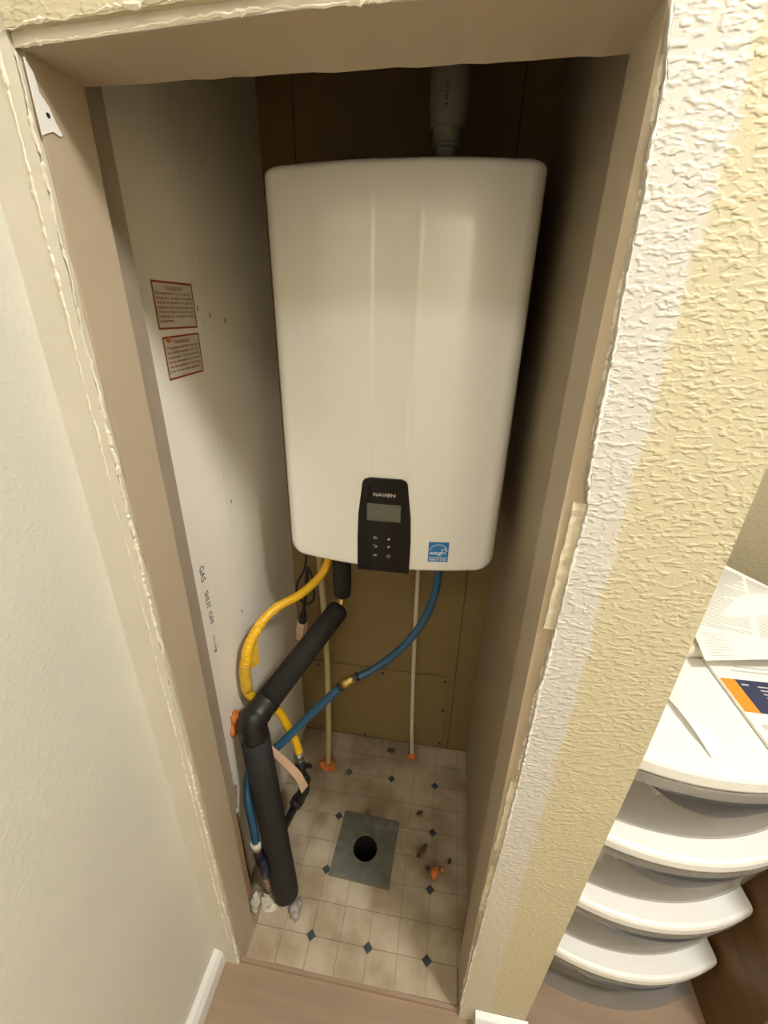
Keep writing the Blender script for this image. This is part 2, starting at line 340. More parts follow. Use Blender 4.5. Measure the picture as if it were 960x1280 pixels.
MB().prism([(-.004, 1.633), (.003, 1.625), (.004, 1.612), (.012, 1.604), (.016, 1.594), (.021, 1.586), (.018, 1.584), (.010, 1.5855), (.004, 1.583), (-.004, 1.579)], .0002, .0014, 0).build('primer_patch', M_white, wf)
MB().tube([(.0012, .008, 1.597), (.0019, .008, 1.597)], .0022, 8).build('nail_hole', M_iron, wf)
# jambs and head of the opening
def jagged_slab(x0, x1, y0, y1, z0, z1, step, jit, name, material, parent, side):
    """slab whose back edge (y1) is slightly ragged; side = visible face"""
    mb = MB(); vs = []; fs = []; k = 0; z = z0
    while True:
        j = rnd.uniform(-jit, jit)
        vs += [(x0, y0, z), (x1, y0, z), (x1, y1 + j, z), (x0, y1 + j, z)]
        if k: fs += [((k - 1) * 4 + i, (k - 1) * 4 + (i + 1) % 4, k * 4 + (i + 1) % 4, k * 4 + i) for i in range(4)]
        k += 1
        if z >= z1: break
        z = min(z + step, z1)
    fs += [(3, 2, 1, 0), tuple((k - 1) * 4 + i for i in range(4))]
    mb.add(vs, fs); return mb.build(name, material, parent)
jl = struct(jagged_slab(-.046, XL, -.0005, D0, ZF, CEIL, .05, .0008, 'trim_1', M_tan, None, 0))
MB().box(-.046, -.012, D0, .112, .40, CEIL).build('stud', M_stud, jl)
MB().box(-.046, -.016, D0, .108, .0, .40).build('bare_stud', M_wood, jl)
jr = struct(jagged_slab(XR, .5515, -.0005, .078, ZF, CEIL, .05, .0008, 'trim_2', M_tan, None, 0))
mb = MB(); vs = []; fs = []; k = 0; x = XL
while True:
    j = rnd.uniform(-.0012, .0012); zf = H + .010 * max(0, min(1, x / .25))
    vs += [(x, -.005, zf), (x, D0 + .004 + j, H + .002 + j), (x, D0 + .004 + j, CEIL), (x, -.005, CEIL)]
    if k: fs += [((k - 1) * 4 + i, (k - 1) * 4 + (i + 1) % 4, k * 4 + (i + 1) % 4, k * 4 + i) for i in range(4)]
    k += 1
    if x >= XR: break
    x = min(x + .02, XR)
mb.add(vs, fs); struct(mb.build('trim_3', M_tan))

# closet walls: backing sheets with panels as separate pieces
wl = struct(MB().box(HX - .05, xl - .007, .001, D + .06, ZF, CEIL).build('wall_closet_left', M_dark))
YS = .314
MB().box(xl - .0065, xl, .112, YS - .0012, .40, CEIL).build('panel', M_closet, wl)
MB().box(xl - .0065, xl, .165, YS - .0012, .0, .3995).build('panel', M_closet, wl)
MB().box(xl - .0065, xl, YS + .0012, D, .0, CEIL).build('panel', M_closet, wl)
for (y, z) in ((.306, 1.44), (.345, 1.43), (.40, 1.42), (.31, .80), (.33, 1.07)):
    MB().tube([(xl + .0002, y, z), (xl + .0008, y, z - .008)], .0012, 6).build('nail_dent', M_sub, wl)
wb = struct(MB().box(xl - .05, xr + .05, D + .007, D + .06, ZF, CEIL).build('wall_closet_back', M_dark))
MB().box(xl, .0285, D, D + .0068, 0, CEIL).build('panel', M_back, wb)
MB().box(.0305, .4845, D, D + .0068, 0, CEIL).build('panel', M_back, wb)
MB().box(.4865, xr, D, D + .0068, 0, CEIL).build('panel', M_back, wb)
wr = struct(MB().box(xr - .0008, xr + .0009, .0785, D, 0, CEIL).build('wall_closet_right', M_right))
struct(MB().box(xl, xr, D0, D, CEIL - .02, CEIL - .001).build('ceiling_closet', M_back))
# access panel on back wall
ap = thing('access_panel', (.22, D, .0), 'flat tan access panel screwed low on the closet back wall', 'panel')
MB().box(-.030, .466, D - .007, D - .0003, .012, .342).build('cover', M_back, ap, .001)
for (x, z) in ((.453, .325), (.457, .193), (.455, .03), (.245, .327), (.02, .327), (.185, .02), (.02, .03)):
    MB().tube([(x, D - .0095, z), (x, D - .007, z)], .0042, 10).build('screw', M_iron, ap)
# pencil writing on the left wall running down
mb = MB()
def vwall(u, v): return (xl + .0006, .186 + v, .992 - u)
text_on(mb, 'GAS', .021, vwall, 0, -.006, .034); text_on(mb, 'SHUT', .019, vwall, .058, -.004, .040); text_on(mb, 'OFF', .019, vwall, .108, -.003, .030)
def stroke(mb, a, b, wd, fn):
    d = Vector((b[0] - a[0], b[1] - a[1])); nn = Vector((-d.y, d.x)).normalized() * wd / 2
    mb.add([fn(a[0] + nn.x, a[1] + nn.y), fn(a[0] - nn.x, a[1] - nn.y), fn(b[0] - nn.x, b[1] - nn.y), fn(b[0] + nn.x, b[1] + nn.y)], [(0, 1, 2, 3)])
stroke(mb, (.165, .002), (.208, .000), .002, vwall); stroke(mb, (.208, .000), (.196, .009), .002, vwall); stroke(mb, (.208, .0), (.197, -.007), .002, vwall)
mb.build('handwriting', M_ink, wl)['label'] = 'pencilled words GAS SHUT OFF with an arrow'

# ------------------------------------------------------------------ closet floor: vinyl tiles with diamond insets, hole under the plate
PC = (.254, .281); HR = .035
hx0, hx1, hy0, hy1 = PC[0] - .043, PC[0] + .043, PC[1] - .043, PC[1] + .043
fl = struct(MB().box(xl, hx0, D0, D, -.03, -.002).box(hx1, xr, D0, D, -.03, -.002).box(hx0, hx1, D0, hy0, -.03, -.002).box(hx0, hx1, hy1, D, -.03, -.002).box(XL, XR, .0, D0, -.03, -.002).build('floor_closet', M_sub))
gx, gy, S = .1556, .0666, .1458; hs = S / 2; g = .0007
def rect_sub(r, h):
    a0, a1, b0, b1 = r; c0, c1, d0, d1 = h
    if a1 <= c0 or a0 >= c1 or b1 <= d0 or b0 >= d1: return [r]
    out = []
    if b0 < d0: out.append((a0, a1, b0, d0))
    if b1 > d1: out.append((a0, a1, d1, b1))
    m0, m1 = max(b0, d0), min(b1, d1)
    if a0 < c0: out.append((a0, c0, m0, m1))
    if a1 > c1: out.append((c1, a1, m0, m1))
    return out
tile_mesh = None; rt = random.Random(1)
for i in range(-4, 8):
    for j in range(-2, 10):
        x0, x1, y0, y1 = gx + i * hs + g, gx + (i + 1) * hs - g, gy + j * hs + g, gy + (j + 1) * hs - g
        lim = (xl, xr, D0, D) if j >= 0 else (XL, XR, .001 + rt.uniform(0, .002), 9)
        x0, x1, y0, y1 = max(x0, lim[0]), min(x1, lim[1]), max(y0, lim[2]), min(y1, lim[3])
        if x1 - x0 < .004 or y1 - y0 < .003: continue
        if x1 < .062 and y1 < .155: continue          # broken away at the jamb
        parts = rect_sub((x0, x1, y0, y1), (hx0, hx1, hy0, hy1)); mb = MB()
        for (a, b, c, d) in parts: mb.box(a, b, c, d, -.002, 0)
        if parts: mb.build('tile', M_tile, fl)
for i in range(-2, 4):
    for j in range(-1, 5):
        x, y = gx + i * S, gy + j * S
        if not (xl + .012 < x < xr - .012 and .02 < y < D - .02): continue
        if abs(x - PC[0]) < .075 and abs(y - PC[1]) < .075: continue
        if (i, j) in ((-1, 0),): continue
        q = .0125
        MB().prism([(x - q, y), (x, y - q), (x + q, y), (x, y + q)], -.0005, .0006, 2).build('diamond_inset', M_diamond, fl)
struct(MB().box(.0, XR, -.006, .0015, ZF, .0005).build('trim_4', M_hallfloor))
# metal plate with hole
pl = thing('floor_plate', (PC[0], PC[1], 0), 'square grey metal plate with a round black hole lying on the closet floor', 'plate')
ca, sa = math.cos(-.045), math.sin(-.045)
def rot(p): return (PC[0] + p[0] * ca - p[1] * sa, PC[1] + p[0] * sa + p[1] * ca)
seg = 48; vs = []; fs = []
for z in (.0008, .0042):
    for k in range(seg):
        a = 2 * math.pi * k / seg; c, s = math.cos(a), math.sin(a); q = .086 / max(abs(c), abs(s))
        p = rot((c * q, s * q)); vs.append((*p, z))
    for k in range(seg):
        a = 2 * math.pi * k / seg; p = (PC[0] + HR * math.cos(a), PC[1] + HR * math.sin(a)); vs.append((*p, z))
for k in range(seg):
    k2 = (k + 1) % seg
    fs += [(2 * seg + k, 2 * seg + k2, 3 * seg + k2, 3 * seg + k), (k, seg + k, seg + k2, k2), (k, k2, 2 * seg + k2, 2 * seg + k), (seg + k, 3 * seg + k, 3 * seg + k2, seg + k2)]
MB().add(vs, fs).build('sheet', M_plate, pl)
vs = [(*rot(p), z) for p in ((-.086, .064), (.086, .064), (.086, .090), (-.086, .090)) for z in (.0043, .0075)]
MB().add(vs, [(0, 2, 3, 1), (2, 4, 5, 3), (4, 6, 7, 5), (6, 0, 1, 7), (1, 3, 5, 7), (0, 6, 4, 2)]).build('folded_edge', M_plate, pl, .001)
mb = MB(); vs = []; fs = []
for z, r in ((.0041, HR + .0002), (-.10, HR + .0002)):
    for k in range(32): vs.append((PC[0] + r * math.cos(2 * math.pi * k / 32), PC[1] + r * math.sin(2 * math.pi * k / 32), z))
fs = [(k, 32 + k, 32 + (k + 1) % 32, (k + 1) % 32) for k in range(32)] + [tuple(range(32, 64))]
mb.add(vs, fs, True).build('pipe_hole', M_dark, pl)

# ------------------------------------------------------------------ water heater
hx, hy, hz, HH, HW = .2897, .3151, .9442, .696, .22
def front_y(u):
    a = abs(u); R = .85
    y = hy + u * u / (2 * R)
    def sstep(t): t = max(0, min(1, t)); return t * t * (3 - 2 * t)
    y += .0014 * (1 - sstep((a - .029) / .008)) - .0006 * math.exp(-((a - .039) / .004) ** 2)
    return y
wh = thing('water_heater', (hx, D, hz), 'large glossy white wall-hung tankless water heater with black control panel', 'water heater')
prof = []
us = [i * .0025 for i in range(0, 19)] + [.05 + .01 * i for i in range(15)]
for u in us: prof.append((u, front_y(u) - hy))
y1 = prof[-1][1]; u1 = prof[-1][0]; rc = HW - u1
for k in range(1, 11):
    a = math.pi / 2 * k / 10; prof.append((u1 + rc * math.sin(a), y1 + .034 * (1 - math.cos(a))))
prof += [(HW, .09), (HW, .2), (HW, D - hy - .002)]
ring = [(-u, y) for u, y in prof[::-1]][:-1] + prof
levels = []
rb, rt_, rf = .030, .014, .010
for k in range(13): t = k / 12; levels.append(rb * (1 - math.cos(t * math.pi / 2)))
nz = 30
for k in range(1, nz): levels.append(rb + (HH - rb - rt_) * k / nz)
for k in range(9): t = k / 8; levels.append(HH - rt_ + rt_ * math.sin(t * math.pi / 2))
vs = []; n = len(ring)
for dz in levels:
    ib = 0; fi = 0
    if dz < rb: ib = rb - math.sqrt(max(0, rb * rb - (rb - dz) ** 2))
    t = HH - dz
    if t < rt_: ib = rt_ - math.sqrt(max(0, rt_ * rt_ - (rt_ - t) ** 2))
    for e in (dz, t):
        if e < rf: fi = max(fi, rf - math.sqrt(max(0, rf * rf - (rf - e) ** 2)))
    sc = (HW - ib) / HW
    for (u, y) in ring: vs.append((hx + u * sc, hy + min(y + fi, D - hy - .002), hz + dz))
fs = [(j * n + i, j * n + i + 1, (j + 1) * n + i + 1, (j + 1) * n + i) for j in range(len(levels) - 1) for i in range(n - 1)]
L0 = (len(levels) - 1) * n
mb = MB().add(vs, fs, True); mb.f += [tuple(range(n))[::-1], tuple(L0 + i for i in range(n))]; mb.sm += [False, False]
mb.f.append(tuple([j * n for j in range(len(levels))] + [j * n + n - 1 for j in range(len(levels) - 1, -1, -1)])); mb.sm.append(False)
mb.build('cover', M_enamel, wh)
MB().box(hx - .18, hx + .18, hy + .06, D - .02, hz - .004, hz - .0002).build('bottom_plate', M_grey, wh)
def heat(off):
    return lambda x, z: (x, min(front_y(x - hx), hy + (x - hx) ** 2 / 1.7) - off, z)
def surf_patch(left, right, z0, z1, off, thick, nu=14, nz=26, zfun=None):
    vs = []; f = []
    for j in range(nz + 1):
        z = z0 + (z1 - z0) * j / nz; a, b = left(z), right(z)
        for o in (off, off - thick):
            for i in range(nu + 1):
                x = a + (b - a) * i / nu; vs.append(heat(o)(x, z))
    W = 2 * (nu + 1)
    for j in range(nz):
        for i in range(nu): f.append((j * W + i, j * W + i + 1, (j + 1) * W + i + 1, (j + 1) * W + i))
        for i, s in ((0, 1), (nu, -1)):
            q = (j * W + i, (j + 1) * W + i, (j + 1) * W + nu + 1 + i, j * W + nu + 1 + i); f.append(q if s > 0 else q[::-1])
    for i in range(nu):
        f.append((nz * W + i, nz * W + i + 1, nz * W + nu + 2 + i, nz * W + nu + 1 + i)); f.append((i, nu + 1 + i, nu + 2 + i, i + 1))
    return MB().add(vs, f)
def cl(z):
    base = interp(z, [(.94, .2290), (1.02, .2295), (1.07, .2315), (1.11, .2365), (1.15, .2415)]); e = 1.147 - z
    return base + (0 if e > .012 else .012 - math.sqrt(max(0, .012 ** 2 - (.012 - e) ** 2)))
def cr(z):
    base = interp(z, [(.94, .3380), (1.02, .3385), (1.07, .3360), (1.11, .3310), (1.15, .3265)]); e = 1.147 - z
    return base - (0 if e > .012 else .012 - math.sqrt(max(0, .012 ** 2 - (.012 - e) ** 2)))
cp = surf_patch(cl, cr, hz + .0015, 1.147, .0032, .014, nz=60).build('control_panel', M_blackgloss, wh)
MB().box(.2295, .3375, hy - .0028, hy + .03, hz - .0035, hz + .003).build('panel_lip', M_blackgloss, wh)
surf_patch(lambda z: .2495, lambda z: .3165, 1.0575, 1.0945, .0042, .002, nz=4).build('screen', M_lcd, cp)
mb = MB(); F = heat(.0040)
text_on(mb, 'NAVIEN', .0098, F, .2835, 1.1105, .043, 'c'); mb.build('brand_lettering', M_print, cp)['label'] = 'pale lettering reading NAVIEN'
def icons():
    mb = MB(); a, b = .267, .2945; wd = .0011
    for dx in (-.003, 0, .003): stroke(mb, (a + dx, 1.0165), (a + dx, 1.0215), wd, F)
    stroke(mb, (a - .003, 1.0215), (a, 1.0215), wd, F)
    stroke(mb, (a - .004, 1.0015), (a + .003, 1.0015), wd, F); stroke(mb, (a + .003, 1.0015), (a + .003, .9975), wd, F); stroke(mb, (a - .004, 1.0015), (a - .002, 1.0035), wd, F); stroke(mb, (a + .003, .9975), (a - .001, .9975), wd, F)
    text_on(mb, 'OK', .0072, F, a, .9765, .0085, 'c')
    mb.add([F(b - .003, 1.0165), F(b + .003, 1.0165), F(b, 1.0218)], [(0, 1, 2)]); mb.add([F(b - .003, 1.0025), F(b, .9972), F(b + .003, 1.0025)], [(0, 1, 2)])
    for k in range(12):
        t0 = math.radians(120 + k * 25); t1 = math.radians(120 + (k + 1) * 25); r = .0032
        stroke(mb, (b + r * math.cos(t0), .979 + r * math.sin(t0)), (b + r * math.cos(t1), .979 + r * math.sin(t1)), .0008, F)
    stroke(mb, (b, .979), (b, .9826), .0008, F)
    return mb
icons().build('button_icons', M_print, cp)
es = surf_patch(lambda z: .375, lambda z: .4155, .9715, 1.0165, .0012, .0016, nu=4, nz=2).build('energy_label', M_blue_l, wh); es['label'] = 'blue and white square ENERGY STAR sticker'
mb = MB(); F2 = heat(.0016)
for k in range(20):
    t0 = math.radians(168 - k * 7.2); t1 = math.radians(168 - (k + 1) * 7.2); cx, cz, ra, rb2 = .3955, .993, .0185, .0185
    stroke(mb, (cx + ra * math.cos(t0), cz + rb2 * math.sin(t0)), (cx + ra * math.cos(t1), cz + rb2 * math.sin(t1)), .0012, F2)
text_on(mb, 'energy', .0125, F2, .3772, .9885, .0265, 'l', .35)
stp = []
for k in range(10):
    a = math.pi / 2 + k * math.pi / 5 - .2; r = .0072 if k % 2 == 0 else .0030; stp.append((.4065 + r * math.cos(a), .9965 + r * math.sin(a)))
for k in range(10): stroke(mb, stp[k], stp[(k + 1) % 10], .0010, F2)
stroke(mb, (.376, .9815), (.4145, .9815), .0012, F2)
text_on(mb, 'ENERGY STAR', .0066, F2, .3953, .9742, .0345, 'c')
mb.build('emblem_print', M_white_p, es)
# vent collar on top
MB().tube([(.352, .50, hz + HH), (.352, .50, hz + HH + .022)], .034, 24).build('vent_collar', M_grey, wh)

vp = thing('vent_pipe', (.352, .50, hz + HH + .022), 'grey-white plastic vent pipe rising above the white water heater', 'pipe')
def lathe(mb, x, y, pr, seg=28):
    vs = [(x + r * math.cos(2 * math.pi * k / seg), y + r * math.sin(2 * math.pi * k / seg), z) for z, r in pr for k in range(seg)]
    mb.add(vs, [(i * seg + k, i * seg + (k + 1) % seg, (i + 1) * seg + (k + 1) % seg, (i + 1) * seg + k) for i in range(len(pr) - 1) for k in range(seg)], True)
    return mb
lathe(MB(), .352, .50, [(1.663, .0), (1.663, .017), (1.700, .018), (1.705, .024), (1.76, .026), (1.80, .028), (CEIL - .02, .028)]).build('pipe', M_pvc, vp)
lathe(MB(), .352, .50, [(1.722, .026), (1.724, .029), (1.752, .0325), (1.795, .0325), (1.80, .0305), (1.801, .028)]).build('coupling', M_pvc, vp)
lathe(MB(), .352, .50, [(1.695, .018), (1.695, .025), (1.701, .025), (1.701, .018)]).build('clamp', M_grey, vp)
mb = MB(); text_on(mb, 'ASTM-D', .009, lambda u, v: (.346 + v, .50 - math.sqrt(.0332 ** 2 - (.346 + v - .352) ** 2), 1.776 - u), 0, 0, .036); mb.build('lettering', M_ink, vp)['label'] = 'black lettering printed down the pipe'

# ------------------------------------------------------------------ pipes under the heater
gl = thing('gas_line', (.068, .30, .33), 'yellow corrugated gas line curving from heater down to the gas valve', 'gas line')
p = spline([(.128, .45, hz - .005), (.124, .448, .865), (.106, .43, .829), (.072, .38, .808), (.03, .33, .800), (.003, .285, .777), (-.012, .252, .738), (-.018, .245, .70)], 12)
rr_ = []
N_ = len(p)
MB().tube(p, .0105, 16).build('hose', M_yel, gl)
q = spline([(.0085, .296, .784), (-.005, .268, .760), (-.012, .252, .738), (-.0175, .2455, .704)], 24)
MB().tube(q, [.0106 + .0022 * (1 if (i // 2) % 2 else 0) for i in range(len(q))], 16).build('corrugated_section', M_yel, gl)
q = spline([(-.018, .245, .704), (-.023, .244, .674), (-.024, .244, .622)], 10); MB().tube(q, .0135, 16).build('label_sleeve', M_yeltag, gl)
q = spline([(-.024, .244, .622), (-.020, .246, .604), (-.008, .255, .580), (.012, .272, .543), (.030, .288, .505), (.046, .296, .445), (.060, .30, .395), (.067, .30, .352)], 10); MB().tube(q, .0108, 16).build('hose', M_yel, gl)
MB().obox((-.004, .262, .72), Vector((.55, .83, 0)).normalized(), Vector((.83, -.55, 0)).normalized(), Vector((0, 0, 1)), .024, .001, .078).build('tag', M_yeltag, gl)
def hexnut(mb, a, b, r): return mb.tube([a, b], r, 6)
hexnut(MB(), (.067, .30, .354), (.067, .30, .332), .0155).build('nut', M_steel, gl)
hexnut(MB(), (.067, .30, .330), (.067, .30, .318), .0135).build('nut', M_steel, gl)

gp = thing('gas_pipe', (.02, .27, 0), 'dark iron gas pipe with elbow and valve standing on the closet floor', 'pipe')
MB().tube([(.067, .30, .317), (.068, .30, .29), (.070, .30, .262)], [.012, .0165, .0125], 14).build('valve_body', M_iron, gp)
MB().obox((.088, .298, .303), Vector((1, -.2, .35)).normalized(), Vector((.2, 1, 0)).normalized(), Vector((-.35, 0, 1)).normalized(), .030, .010, .010).build('valve_handle', M_iron, gp, .002)
MB().tube(spline([(.070, .30, .262), (.074, .298, .236), (.076, .292, .212), (.068, .287, .190), (.056, .281, .166)], 6), [.012] + [.0155] * 22 + [.015, .015], 16).build('elbow', M_iron, gp)
MB().tube([(.077, .296, .246), (.075, .297, .234)], .0185, 16).build('elbow_collar', M_iron, gp)
MB().tube([(.061, .284, .176), (.052, .279, .158)], .0185, 16).build('elbow_collar', M_iron, gp)
MB().tube([(.056, .281, .166), (.030, .273, .10), (.006, .265, .035), (-.004, .262, .001)], .0115, 14).build('pipe', M_iron, gp)
sp = spline([(.004, .222, .474), (.018, .2245, .462), (.042, .234, .415), (.058, .250, .362), (.074, .262, .312), (.083, .268, .268), (.087, .271, .245)], 8)
mb = MB(); vs = []
for i, c in enumerate(sp):
    t = (sp[min(i + 1, len(sp) - 1)] - sp[max(i - 1, 0)]).normalized(); wv = Vector((.45, .85, .2)); wv = (wv - t * wv.dot(t)).normalized(); nn = t.cross(wv).normalized(); hw = .0065 + .006 * i / len(sp)
    vs += [c + wv * hw + nn * .001, c - wv * hw + nn * .001, c - wv * hw - nn * .001, c + wv * hw - nn * .001]
mb.add(vs, [(j * 4 + i, j * 4 + (i + 1) % 4, (j + 1) * 4 + (i + 1) % 4, (j + 1) * 4 + i) for j in range(len(sp) - 1) for i in range(4)] + [(3, 2, 1, 0), tuple(len(vs) - 4 + i for i in range(4))])
mb.build('strap', M_strap, gp)['label'] = 'peach coloured flat curved strap'

ip = thing('insulated_pipe', (.067, .129, 0), 'thick black foam-wrapped water pipe with a taped elbow leaning along the left wall', 'pipe')
A = Vector((.155, .435, .738)); B = Vector((.004, .197, .578)); Cc = Vector((.069, .130, .022))
MB().tube([(.160, .452, hz - .005), (.160, .452, .80), (.160, .452, .770)], [.0235, .0235, .0215], 20).build('insulation', M_foam, ip)
d1 = (B - A).normalized(); d2 = (Cc - B).normalized()
MB().tube([A - d1 * .006, A, A + d1 * .006, B - d1 * .035], [.017, .025, .0275, .0295], 22).build('insulation', M_foam, ip)
MB().tube([B + d2 * .045, B + d2 * .2, Cc - d2 * .05, Cc - d2 * .004, Cc], [.033, .033, .033, .032, .026], 22).build('insulation', M_foam, ip)
MB().tube(spline([B - d1 * .060, B - d1 * .035, B - d1 * .012, B + (d2 - d1) * .004, B + d2 * .018, B + d2 * .05, B + d2 * .075], 5), [.0305 + .0012 * rnd.uniform(-1, 1) + .003 * math.exp(-((i - 16) / 6) ** 2) + .0018 * (i in (7, 8, 22, 23)) for i in range(31)], 22).build('taped_elbow', M_tape, ip)
MB().tube([Cc - d2 * .01, Cc + d2 * .022], .013, 14).build('pipe_end', M_copper, ip)
MB().tube(spline([(.160, .452, .772), (.159, .450, .757), (.156, .440, .742), (.150, .428, .732)], 5), .0105, 14).build('brass_elbow', M_brass, ip)

bl = thing('cold_water_pipe', (.40, .42, hz), 'blue plastic water pipe sweeping from heater down behind black foam pipe', 'pipe')
MB().tube(spline([(.402, .425, hz - .005), (.400, .42, .878), (.394, .42, .817), (.374, .41, .75), (.339, .39, .695), (.293, .37, .648), (.247, .35, .618), (.212, .335, .606)], 8), .0095, 14).build('tube', M_pex, bl)
MB().tube(spline([(.190, .326, .593), (.134, .30, .537), (.066, .27, .461), (.028, .252, .423), (-.012, .243, .397), (-.027, .20, .382), (-.014, .160, .350), (-.003, .144, .29), (.002, .137, .206)], 8), .0102, 14).build('tube', M_pex, bl)
MB().tube([(.216, .337, .607), (.206, .333, .603), (.200, .330, .600), (.194, .327, .597), (.186, .324, .590)], [.0108, .013, .0115, .013, .0108], 12).build('coupling', M_brass, bl)
MB().tube([(.224, .341, .610), (.218, .338, .608)], .0112, 12).build('crimp_ring', M_iron, bl)
MB().tube([(.186, .3245, .589), (.180, .322, .583)], .0112, 12).build('crimp_ring', M_iron, bl)

sv = thing('shutoff_valve', (.02, .138, 0), 'dark blue-handled shutoff valve with copper stub rising from the floor', 'valve')
MB().tube([(.0005, .1375, .222), (.003, .137, .198)], .0135, 16).build('crimp_ring', M_whpipe, sv)
MB().tube([(.003, .137, .199), (.006, .135, .180), (.011, .132, .150), (.015, .131, .122)], [.010, .0135, .0135, .010], 14).build('body', M_iron, sv)
MB().tube([(.010, .130, .172), (.030, .106, .178)], .005, 10).build('stem', M_steel, sv)
MB().tube([(.033, .105, .218), (.034, .104, .195), (.033, .105, .165), (.031, .106, .142)], [.006, .0105, .0115, .009], 14).build('handle', M_blueval, sv)
MB().tube([(.031, .106, .143), (.030, .107, .130)], .0095, 6).build('nut', M_steel, sv)
MB().tube([(.015, .131, .123), (.019, .132, .06), (.021, .135, .0)], .0085, 14).build('stub', M_copper, sv)

dp = thing('drain_pipe', (.077, .517, 0), 'cream plastic pipe dropping from heater into orange foam on the floor', 'pipe')
MB().tube(spline([(.087, .505, hz - .005), (.087, .505, .806), (.093, .51, .56), (.087, .517, .221), (.078, .517, .001)], 8), .0085, 12).build('tube', M_cpvc, dp)
cpipe = thing('condensate_pipe', (.362, .60, 0), 'slim white plastic pipe dropping from heater to the floor near access panel', 'pipe')
MB().tube(spline([(.345, .58, hz - .005), (.345, .585, .76), (.346, .60, .521), (.354, .602, .177), (.362, .602, .001)], 8), .0065, 12).build('tube', M_whpipe, cpipe)

pc = thing('power_cord', (.06, .47, hz), 'black looped power cord hanging under heater with pinkish plug connector', 'cord')
MB().tube(spline([(.062, .475, hz - .005), (.058, .47, .835), (.036, .465, .785), (.034, .46, .752), (.055, .458, .722), (.078, .46, .738), (.080, .462, .785), (.066, .468, .83), (.060, .462, .80), (.060, .452, .75), (.050, .455, .70), (.046, .46, .684)], 8), .0032, 8).build('cord', M_cord, pc)
MB().tube(spline([(.064, .47, .83), (.062, .46, .78), (.056, .452, .735), (.050, .455, .70)], 8), .0040, 8).build('cord', M_cord, pc)
MB().tube([(.050, .46, .706), (.046, .462, .68), (.042, .464, .658)], [.004, .010, .0125], 10).build('boot', M_cord, pc)
zc = Vector((.18, -.05, 1)).normalized(); xc = Vector((.9, -.4, 0)); xc = (xc - zc * xc.dot(zc)).normalized(); yc = zc.cross(xc)
MB().obox((.037, .468, .632), xc, yc, zc, .026, .018, .048).build('connector', M_strap, pc, .002)
MB().obox((.030, .470, .598), xc, yc, zc, .019, .014, .024).build('connector_neck', M_strap, pc, .002)
MB().tube(spline([(.028, .471, .59), (.022, .475, .54), (.0, .48, .49), (-.044, .485, .46)], 6), .004, 8).build('cord', M_whpipe, pc)

def foam(name_label, c, spec, seed, grp='blobs of orange fire foam'):
    mb = MB(); r = random.Random(seed)
    for (dx, dy, dz, rad, sq) in spec: blob(mb, (c[0] + dx, c[1] + dy, c[2] + dz), rad, .22, 12, sq, r)
    return tag(mb.build('foam_blob', M_orange), name_label, 'foam', grp)
foam('orange foam around foot of cream drain pipe', (.077, .515, .006), [(-.016, -.004, 0, .014, (1, 1, .7)), (.016, -.006, .0, .015, (1, 1, .7)), (0, .012, 0, .016, (1.2, 1, .7)), (.0, -.014, -.002, .011, (1, 1, .6))], 1)
foam('orange foam around foot of slim white pipe', (.362, .598, .004), [(0, -.004, 0, .012, (1.1, 1, .8)), (.008, .002, .002, .009, (1, 1, 1))], 2)
foam('orange foam lump on floor beside dark blue diamond inset', (.458, .250, .006), [(0, 0, 0, .011, (1, 1.2, .9)), (.004, .008, .002, .008, (1, 1, 1)), (.022, .014, -.002, .006, (1, 1, .6))], 3)
foam('orange foam on left wall behind the taped elbow', (-.043, .206, .560), [(0, 0, .008, .015, (.7, 1, 1.2)), (0, -.01, -.018, .014, (.6, 1, 1.3)), (0, .014, .0, .012, (.7, 1, 1))], 4)
# rubble at the jamb foot and small floor scraps
def chip(label, c, r, seed, sq=(1, 1, .5), m_=M_plaster, name='plaster_chip', cat='rubble', grp='broken plaster at the jamb'):
    mb = MB(); blob(mb, c, r, .38, 7, sq, random.Random(seed)); o = mb.build(name, m_)
    for p_ in o.data.polygons: p_.use_smooth = False
    return tag(o, label, cat, grp)
chip('pale broken plaster lump at foot of black foam pipe', (.030, .108, .004), .020, 11, (1.3, .8, .6))
chip('pale crumb of plaster at foot of copper stub', (.018, .118, .004), .014, 12, (1, 1, .8))
chip('broken plaster heaped against tan jamb', (-.006, .10, .022), .022, 13, (.6, .8, 1.6))
chip('white plaster scrap stuck on wall beside blue pipe', (-.024, .116, .385), .016, 14, (.5, .5, 1.7))
chip('white plaster scrap on cut drywall above blue pipe', (-.024, .116, .500), .016, 15, (.5, .5, 1.6))
chip('tan wad of torn paper between plaster scraps', (-.022, .118, .440), .017, 16, (.6, .6, 1.1), M_copper)
mb = MB(); r_ = random.Random(4)
for (dx, dy, rad) in ((0, 0, .014), (.010, -.012, .012), (.006, .012, .009)): blob(mb, (.098 + dx, .108 + dy, .012), rad, .35, 8, (1, 1, .85), r_)
tag(mb.build('plastic_scrap', M_clearbit), 'crumpled cloudy plastic scrap beside foot of black foam pipe', 'scrap')
def scrap(c, a, sx, sy, label, mm):
    mb = MB(); vs = []; r_ = random.Random(int(c[0] * 1000))
    n_ = 7
    for z in (.0008, .003):
        for k in range(n_):
            t = 2 * math.pi * k / n_; q = r_.uniform(.75, 1.15) if z < .001 else .8; x, y = math.cos(t) * sx * q, math.sin(t) * sy * q
            vs.append((c[0] + x * math.cos(a) - y * math.sin(a), c[1] + x * math.sin(a) + y * math.cos(a), z))
    mb.add(vs, [tuple(range(n_))[::-1], tuple(range(n_, 2 * n_))] + [(k, (k + 1) % n_, n_ + (k + 1) % n_, n_ + k) for k in range(n_)])
    return tag(mb.build('floor_scrap', mm), label, 'scrap', 'dark scraps on the closet floor')
M_scrap = mat('brown_scrap', (.10, .06, .04), .8, var=.4, vscale=80)
